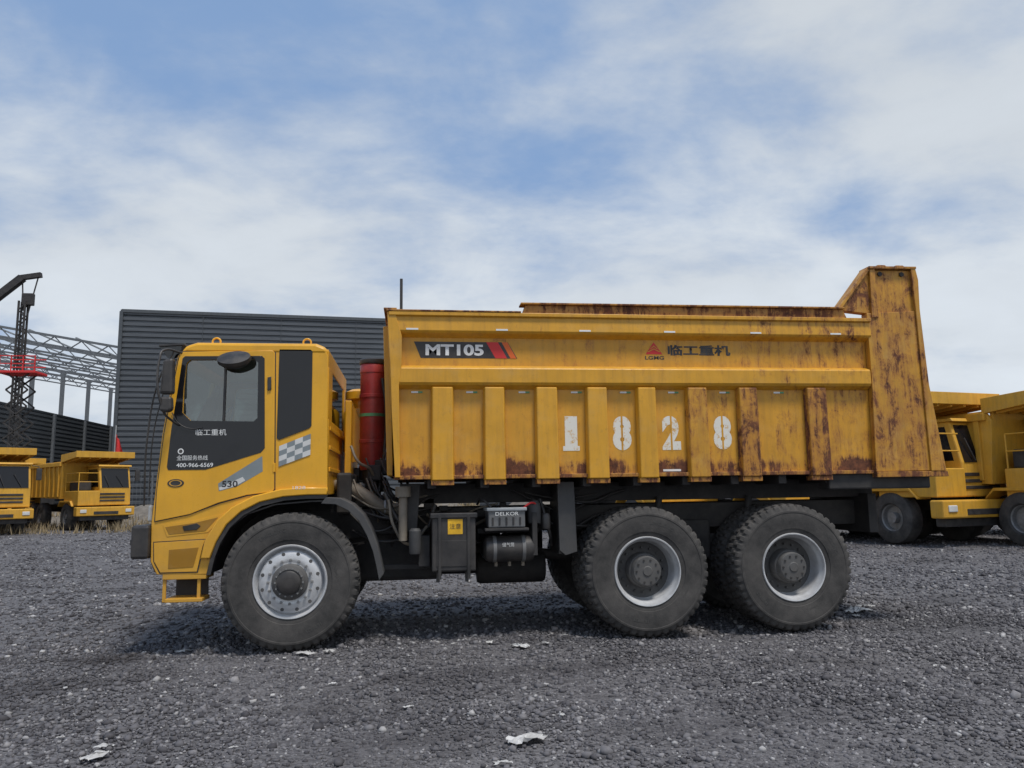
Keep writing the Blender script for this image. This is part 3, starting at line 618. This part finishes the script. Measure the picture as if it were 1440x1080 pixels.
prism("bed_front_wall",[(1.03,3.79),(1.11,3.79),(1.18,1.88),(1.10,1.88)],.10,2.64,'bed',.006)
for y in np.arange(.4,2.5,.45): prism("front_wall_rib",[(.97,3.7),(1.035,3.7),(1.10,1.9),(1.03,1.9)],y,y+.12,'rib',.01)
box("front_wall_cap",.99,1.14,.0,2.74,3.815,3.835,'rim',.004)
prism("tail_floor_edge",[(7.8,1.85),(7.95,1.85),(7.93,2.0),(7.8,2.0)],.12,2.62,'rim',.006)
tube("bed_marker_pole",[(1.17,1.5,3.8),(1.17,1.5,4.60)],.02,'black',False); 
box("rear_cross",7.2,7.32,.6,2.1,1.1,1.6,'chassis')
# reflective tabs
for x in (1.25,2.30,3.30,4.35,5.45,6.5): box("reflector",x,x+.14,-.004,.0005,3.575,3.595,'white',0)
for x in (1.36,2.0,2.62,3.25,3.85,4.45,5.1,5.8): box("marker_tab",x-.05,x+.03,.090,.099,2.845,2.865,'white',0); box("marker_tab_green",x+.03,x+.08,.090,.099,2.845,2.865,'green',0)
# prints
flat("model_badge",[(1.34,3.455),(2.45,3.455),(2.56,3.26),(1.42,3.26)],.0975,'black'); text("model_text","MT105",1.475,2.16,3.29,3.425,.0955,'white',.035)
flat("model_stripe_red",[(2.19,3.455),(2.33,3.455),(2.44,3.26),(2.30,3.26)],.0958,'redp'); flat("model_stripe_orange",[(2.375,3.455),(2.445,3.455),(2.55,3.26),(2.48,3.26)],.0958,'orange')
flat("logo_triangle",[(4.14,3.325),(4.245,3.475),(4.35,3.325)],.0975,'redp')
for k in range(2): flat("logo_slit",[(4.17+.03*k,3.35+.035*k),(4.245,3.385+.035*k),(4.32-.03*k,3.35+.035*k),(4.32-.03*k,3.36+.035*k),(4.245,3.397+.035*k),(4.17+.03*k,3.36+.035*k)],.0965,'bed')
text("logo_text","LGMG",4.13,4.37,3.26,3.305,.0975,'black',.02); text("maker_text","临工重机",4.42,5.22,3.31,3.445,.0975,'black',.03)
for ch,xc in (("1",3.19),("8",3.81),("2",4.42),("8",5.065)):
    w_=.075 if ch=="1" else .115
    text("number_"+ch,ch,xc-w_,xc+w_,2.16,2.57,.0975,'stencil',.055)
    if ch!="1": flat("stencil_gap",[(xc-.011,2.15),(xc+.011,2.15),(xc+.011,2.58),(xc-.011,2.58)],.0962,'bed')
    else: flat("number_foot",[(xc-.10,2.16),(xc+.10,2.16),(xc+.10,2.215),(xc-.10,2.215)],.0970,'stencil')
flat("small_print",[(4.30,1.905),(4.52,1.905),(4.52,1.93),(4.30,1.93)],.0975,'white')
# ------------------------------------------------------------------ background trucks
PARENT[0]=None
def build_bg():
    before=set(bpy.data.objects)
    for x in (0,3.7,5.2):
        for s in (-1,1):
            yo=s*1.35
            lathe("t",[(.36,-s*.05),(.40,0),(.60,s*.0),(.68,-s*.04),(.70,-s*.1),(.70,-s*.38),(.6,-s*.42),(.36,-s*.4)],'tyre',n=40,c=(x,yo,.7))
            lathe("t",[(.37,-s*.05),(.34,-s*.08),(.32,-s*.2),(.15,-s*.2),(.14,-s*.04),(0,-s*.04)],'fhub',n=24,c=(x,yo,.7))
    box("t",-1.0,6.6,-.5,.5,.9,1.3,'chassis'); 
    # cab
    prism("t",[(-1.45,1.25),(.35,1.25),(.35,3.25),(-1.15,3.25),(-1.42,2.15)],-1.3,.25,'bgy',.04)
    prism("t",[(-1.30,3.25),(.42,3.25),(.42,3.34),(-1.25,3.34)],-1.36,.3,'bgy',.02)
    prism("t",[(-1.432,2.15),(-1.44,2.15),(-1.18,3.16),(-1.165,3.16)],-1.2,.15,'gloss',0)
    flat("t",[(-1.25,2.2),(-1.05,3.12),(-.38,3.12),(-.38,2.2)],-1.304,'gloss'); flat("t",[(-.25,2.3),(-.25,3.1),(.25,3.1),(.25,2.3)],-1.304,'gloss')
    flat("t",[(-1.2,2.2),(-1.0,3.12),(.2,3.12),(.2,2.2)],.254,'gloss')
    tube("t",[(-1.47,-.9,2.2),(-1.36,-.6,2.8)],.015,'black',False); tube("t",[(-1.47,-.2,2.2),(-1.36,.0,2.8)],.015,'black',False)
    text("t","MT86",-.5,.2,1.7,1.9,-1.304,'black',.02)
    flat("t",[(-.33,1.3),(-.32,1.3),(-.32,3.2),(-.33,3.2)],-1.306,'black'); flat("t",[(-1.36,1.3),(-1.35,1.3),(-1.34,2.15),(-1.35,2.15)],-1.306,'black')
    box("t",-1.5,.4,.25,1.3,1.25,2.0,'bgy',.03); box("t",-1.0,.3,.5,1.1,2.0,2.5,'chassis',.05); 
    for k in range(3): box("t",-1.47,-1.43,-1.0,1.0,1.45+k*.17,1.54+k*.17,'black',.01)
    box("t",-1.75,-1.35,-1.42,1.42,.72,1.18,'bgy',.04); box("t",-1.77,-1.74,-.6,.6,.80,.95,'black',.01)
    box("t",-1.6,-1.3,-1.2,1.2,.5,.72,'chassis',.02)
    for s in (-1,1): box("t",-1.78,-1.74,s*1.1-.15,s*1.1+.15,.88,1.05,'lgrey',.02)
    for s in (-1,1): prism("t",[(-.95,1.25),(-.7,1.5),(.7,1.5),(.95,1.25),(.95,1.2),(.7,1.42),(-.7,1.42),(-.95,1.2)],s*1.15-.25,s*1.15+.25,'bgy',.01)
    for z in (.55,.85,1.15): box("t",-1.25,-.85,-1.45,-1.3,z,z+.04,'chassis',.004)
    for x in (-1.45,.3): tube("t",[(x,1.28,2.0),(x,1.28,2.9)],.022,'bgy',False)
    for z in (2.45,2.9): tube("t",[(-1.45,1.28,z),(.3,1.28,z)],.02,'bgy',False); tube("t",[(-1.45,.35,z),(-1.45,1.28,z)],.02,'bgy',False)
    tube("t",[(-1.4,-1.3,3.2),(-1.55,-1.55,3.15),(-1.55,-1.55,2.5)],.02,'black',False); box("t",-1.6,-1.5,-1.68,-1.45,2.5,3.05,'black',.02)
    tube("t",[(.35,-1.35,1.3),(-.35,-1.42,3.1)],.03,'bgy',False)
    # bed
    prism("t",[(.7,1.6),(6.6,1.75),(7.1,3.4),(6.9,3.5),(.75,3.55),(.55,3.3)],-1.4,-1.30,'bgy',.01); prism("t",[(.7,1.6),(6.6,1.75),(7.1,3.4),(6.9,3.5),(.75,3.55),(.55,3.3)],1.30,1.4,'bgy',.01)
    prism("t",[(.55,3.6),(.65,3.6),(.8,1.6),(.7,1.6)],-1.3,1.3,'bgy',.01); prism("t",[(.7,1.6),(6.6,1.75),(6.6,1.85),(.7,1.7)],-1.3,1.3,'chassis',0)
    prism("t",[(-1.35,3.72),(.8,3.50),(.8,3.60),(-1.35,3.92)],-1.42,1.42,'bgy',.015)
    prism("t",[(-1.38,3.70),(-1.30,3.70),(-1.30,4.02),(-1.38,4.02)],-1.45,1.45,'bgy',.01)
    for y in (-1.43,1.37): prism("t",[(-1.3,3.70),(.8,3.48),(.8,3.9),(-1.3,4.0)],y,y+.06,'bgy',.01)
    for y in np.arange(-1.2,1.3,.48): prism("t",[(-1.3,3.64),(.5,3.46),(.5,3.53),(-1.3,3.72)],y,y+.07,'bgy',.004)
    for x in np.arange(.9,6.8,.65):
        for y in (-1.47,1.40): box("t",x,x+.16,y,y+.07,1.7,3.3,'bgy',.012)
    for y in (-1.50,1.40): box("t",.7,6.9,y,y+.1,3.3,3.5,'bgy',.012)
    new=[o for o in bpy.data.objects if o not in before]
    bpy.context.view_layer.update()
    for o in new:
        if o.modifiers:
            dg=bpy.context.evaluated_depsgraph_get(); me=bpy.data.meshes.new_from_object(o.evaluated_get(dg)); o.modifiers.clear(); o.data=me
    bpy.ops.object.select_all(action='DESELECT')
    for o in new: o.select_set(True)
    bpy.context.view_layer.objects.active=new[0]; bpy.ops.object.join()
    return bpy.context.view_layer.objects.active
bgt=build_bg(); bgme=bgt.data; bgme.name="dump_truck_mesh"; bpy.data.objects.remove(bgt)
def place(x,y,ang,s=1.):
    o=bpy.data.objects.new("dump_truck",bgme); COL.objects.link(o); o.location=(x,y,0); o.rotation_euler=(0,0,ang); o.scale=(s,s,s); return o
# local front is -X ; heading angle h -> rotate so that -X points to (dx,dy)
def head(dx,dy): return math.atan2(dy,dx)-math.pi
place(-15.9,36.2,head(.66,-.75),1.03); place(-19.0,32.0,head(.60,-.80),1.03); place(-22.0,40,head(.6,-.8))
place(16.75,12.9,head(.22,-.97),1.08); place(19.15,10.7,head(.20,-.98),1.06); place(13.4,15.2,head(.25,-.96)); place(10.2,18.0,head(.25,-.96)); place(23.3,11.6,head(.22,-.97))
# ------------------------------------------------------------------ grey warehouse
def cladmat(name,c0):
    m,nt,b=newmat(name); v=objcoord(nt); n=noise(nt,objcoord(nt,(.3,.3,3)),1.2,5,.6)
    c=mix(nt,mrange(nt,n,.3,.7),tuple(x*.85 for x in c0),tuple(x*1.15 for x in c0)); L(nt,c,b.inputs["Base Color"]); b.inputs["Roughness"].default_value=.45; b.inputs["Metallic"].default_value=.2; return m
M['clad']=cladmat("cladding_grey",(.098,.107,.118)); M['clad2']=cladmat("cladding_dark",(.085,.093,.10))
def cladwall(name,P0,P1,z0,z1,mat,pitch=.52,dep=.12):
    d=Vector((P1[0]-P0[0],P1[1]-P0[1],0)); ln=d.length; d.normalize(); nrm=Vector((d.y,-d.x,0))
    prof=[]; z=z0
    while z<z1: prof+=[(0,z),(0,z+pitch*.50),(dep,z+pitch*.62),(dep,z+pitch*.90)]; z+=pitch
    prof=[(a_,min(b_,z1)) for a_,b_ in prof]
    v=[];f=[]
    for t in (0,ln):
        for o_,z in prof: q=Vector((P0[0],P0[1],z))+d*t+nrm*(dep-o_); v.append(tuple(q))
    k=len(prof); f=[(i,i+1,k+i+1,k+i) for i in range(k-1)]
    return meshobj(name,v,f,mat)
Wh=empty("grey_warehouse"); PARENT[0]=Wh
A0=(-25.75,66.1); dirx=Vector((24.6,2.5)).normalized(); A1=(A0[0]+dirx.x*50,A0[1]+dirx.y*50)
nb=Vector((-dirx.y,dirx.x)); A2=(A1[0]+nb.x*40,A1[1]+nb.y*40); A3=(A0[0]+nb.x*40,A0[1]+nb.y*40)
H=19.0
cladwall("wall_front",A0,A1,0,H,'clad'); cladwall("wall_right",A1,A2,0,H,'clad'); cladwall("wall_back",A2,A3,0,H,'clad'); cladwall("wall_left",A3,A0,0,H,'clad')
prism("roof",[A0,A1,A2,A3],H-.4,H-.3,'clad',0,axis='z')
def bar(name,p0,p1,w,mat):
    d=Vector(p1)-Vector(p0); o=box(name,-w/2,w/2,-w/2,w/2,0,d.length,mat,0); o.rotation_euler=d.to_track_quat('Z','Y').to_euler(); o.location=p0; return o
bar("coping_front",(A0[0],A0[1]-.1,H+.05),(A1[0],A1[1]-.1,H+.05),.3,'clad2'); bar("corner_trim",(A0[0],A0[1]-.08,0),(A0[0],A0[1]-.08,H),.32,'clad2'); bar("coping_left",(A0[0],A0[1],H+.05),(A3[0],A3[1],H+.05),.3,'clad2')
for k in range(1,7):
    q=(A0[0]+dirx.x*7.2*k,A0[1]+dirx.y*7.2*k-.14); bar("sheet_joint",(q[0],q[1],0),(q[0],q[1],H),.06,'clad2')
PARENT[0]=None
Wl=empty("low_warehouse"); PARENT[0]=Wl
cladwall("wall_side",(-32.6,45),(-32.6,92),0,9.7,'clad2',.4); cladwall("wall_end",(-60,45),(-32.6,45),0,9.7,'clad2',.4)
box("roof_slab",-60,-32.5,45,92,9.5,9.7,'clad2',0)
for y in range(50,92,7): box("window",-32.5,-32.44,y,y+3.2,2.5,4.2,'gloss',.0); box("pilaster",-32.56,-32.3,y-2,y-1.7,0,9.6,'steelw',0)
PARENT[0]=None
# steel frame shed
Sh=empty("steel_frame_shed"); PARENT[0]=Sh
zl=lambda x: 20.3+(-34.6-x)*.176
for k in range(7):
    y=91+k*11
    for (xa,xb) in ((-85,-60),(-60,-34.6),(-34.6,-10)):
        for o_,h_ in ((0,.28),(-1.5,.24)):
            prism("rafter_chord",[(xa,zl(xa)+o_),(xb,zl(xb)+o_),(xb,zl(xb)+o_-h_),(xa,zl(xa)+o_-h_)],y,y+.25,'steelw',0)
        nb_=8
        for i in range(nb_):
            xx=xa+(xb-xa)*i/nb_; xn=xa+(xb-xa)*(i+.5)/nb_; xe=xa+(xb-xa)*(i+1)/nb_
            bar("web",(xx,y+.12,zl(xx)-1.6),(xn,y+.12,zl(xn)-.2),.12,'steelw'); bar("web",(xn,y+.12,zl(xn)-.2),(xe,y+.12,zl(xe)-1.6),.12,'steelw')
    for x in (-60,-34.0,-14): box("column",x-.3,x+.3,y-.05,y+.4,0,zl(x)-.8,'steelw',0)
for x in np.arange(-84,-12,5.5):
    bar("purlin",(x,91,20.4+(-34.6-x)*.176),(x,157,20.4+(-34.6-x)*.176),.16,'steel')
PARENT[0]=None
# crane (lattice mast + boom)
Cr=empty("mobile_crane"); PARENT[0]=Cr
for dx_ in (-.22,.22):
    for dy_ in (-.22,.22): bar("mast_chord",(-27.3+dx_,51.1+dy_,2),(-27.3+dx_,51.1+dy_,16.2),.12,'chassis')
for k in range(28):
    z=2+k*.5; sg=1 if k%2 else -1
    bar("mast_lace",(-27.3-.22*sg,50.88,z),(-27.3+.22*sg,50.88,z+.5),.07,'chassis'); bar("mast_lace",(-27.3-.22*sg,51.32,z),(-27.3+.22*sg,51.32,z+.5),.07,'chassis')
bar("boom",(-34,51.1,12.0),(-27.5,51.1,18.0),.50,'chassis'); bar("boom_tip",(-27.6,51.1,18.0),(-26.2,51.1,18.25),.35,'chassis')
tube("cable",[(-26.4,51.1,18.1),(-27.0,51.1,15.0)],.05,'chassis',False); tube("cable",[(-27.5,51.1,18.0),(-27.3,51.1,15.5)],.05,'chassis',False)
box("hook_block",-27.4,-26.6,50.9,51.3,15.9,16.8,'chassis',.05)
prism("carrier",[(-33,.8),(-24.8,.8),(-24.8,2.2),(-26,2.6),(-33,2.4)],50,52.5,'chassis',.1)
for x in (-32,-29.5,-26):
    lathe("carrier_wheel",[(0,0),(.3,0),(.55,.0),(.55,.35),(0,.35)],'tyre',n=24,c=(x,49.9,.55))
PARENT[0]=None
Li=empty("scissor_lift"); PARENT[0]=Li
for k in range(8):
    z=1.2+k*1.05
    for y in (43.2,44.2): bar("scissor_arm",(-24.2,y,z),(-22.9,y,z+1.05),.09,'chassis'); bar("scissor_arm",(-22.9,y,z),(-24.2,y,z+1.05),.09,'chassis')
box("lift_base",-24.6,-22.5,43,44.5,.3,1.2,'chassis',.05); box("lift_platform",-24.7,-22.4,42.9,44.6,9.6,9.75,'redp',.02)
for z in (10.2,10.7):
    bar("rail",(-24.6,43,z),(-22.5,43,z),.06,'redp'); bar("rail",(-24.6,44.5,z),(-22.5,44.5,z),.06,'redp')
for x in (-24.6,-23.9,-23.2,-22.5): bar("post",(x,43,9.7),(x,43,10.75),.06,'redp')
for x in (-24.2,-22.9): lathe("lift_wheel",[(0,0),(.35,0),(.35,.25),(0,.25)],'tyre',n=20,c=(x,42.9,.35))
PARENT[0]=None
# fence
Fe=empty("yard_fence"); PARENT[0]=Fe
for k in range(9):
    x=-24+k*2.6; bar("post",(x,55,0),(x,55,3.6),.12,'steelw')
    if k<8:
        for z in (.4,1.8,3.4): bar("rail",(x,55,z),(x+2.6,55,z),.05,'steelw')
        for j in range(1,9): bar("picket",(x+j*.29,55,.3),(x+j*.29,55,3.4),.025,'steelw')
PARENT[0]=None
Fl=empty("red_flag"); PARENT[0]=Fl
tube("pole",[(-16.9,41.5,0),(-16.85,41.5,6.1)],.04,'steel',False)
v=[];f=[]
for j in range(9):
    for i in range(6): u=i/5; w=j/8; v.append((-16.85+u*(.30+.5*w)*.8,41.5+.12*math.sin(u*9+w*3),5.6-w*1.5-.45*u*(1-w)))
f=[(j*6+i,j*6+i+1,(j+1)*6+i+1,(j+1)*6+i) for j in range(8) for i in range(5)]
meshobj("cloth",v,f,'redp',smooth=True); PARENT[0]=None
# dirt mound + dry grass
dm=simple("dry_soil",(.17,.15,.125),.95,var=.35,vs=2,bmp=.6)
v=[];f=[];NX,NY=140,14
for j in range(NY):
    for i in range(NX):
        x=-45+i*(85/NX); y=42+j*.9; h=1.15*math.sin(math.pi*j/(NY-1))*(.7+.3*math.sin(x*.7)+.25*math.sin(x*2.1+j))+random.uniform(-.08,.08); v.append((x,y,h-.08))
f=[(j*NX+i,j*NX+i+1,(j+1)*NX+i+1,(j+1)*NX+i) for j in range(NY-1) for i in range(NX-1)]
meshobj("dirt_mound",v,f,dm,smooth=True)
gm_=simple("dry_grass_blades",(.26,.20,.115),.9,var=.45,vs=3)
v=[];f=[]
for i in range(14000):
    x=random.uniform(-26,6); y=random.uniform(31,54); 
    if math.sin(x*1.3)+math.sin(y*1.1+x*.5)<-.1: continue
    h=random.uniform(.15,.6); zb=max(0,1.0*math.sin(math.pi*(y-42)/11.7)*.7) if 42<y<53 else 0
    an=random.uniform(0,3.14); dx,dy=.03*math.cos(an),.03*math.sin(an); lx,ly=random.gauss(0,.15),random.gauss(0,.15); o=len(v)
    v+=[(x-dx,y-dy,zb),(x+dx,y+dy,zb),(x+lx,y+ly,zb+h)]; f.append((o,o+1,o+2))
me=bpy.data.meshes.new("dry_grass"); me.from_pydata(v,[],f); link(bpy.data.objects.new("dry_grass",me),gm_)
bpy.context.view_layer.update()
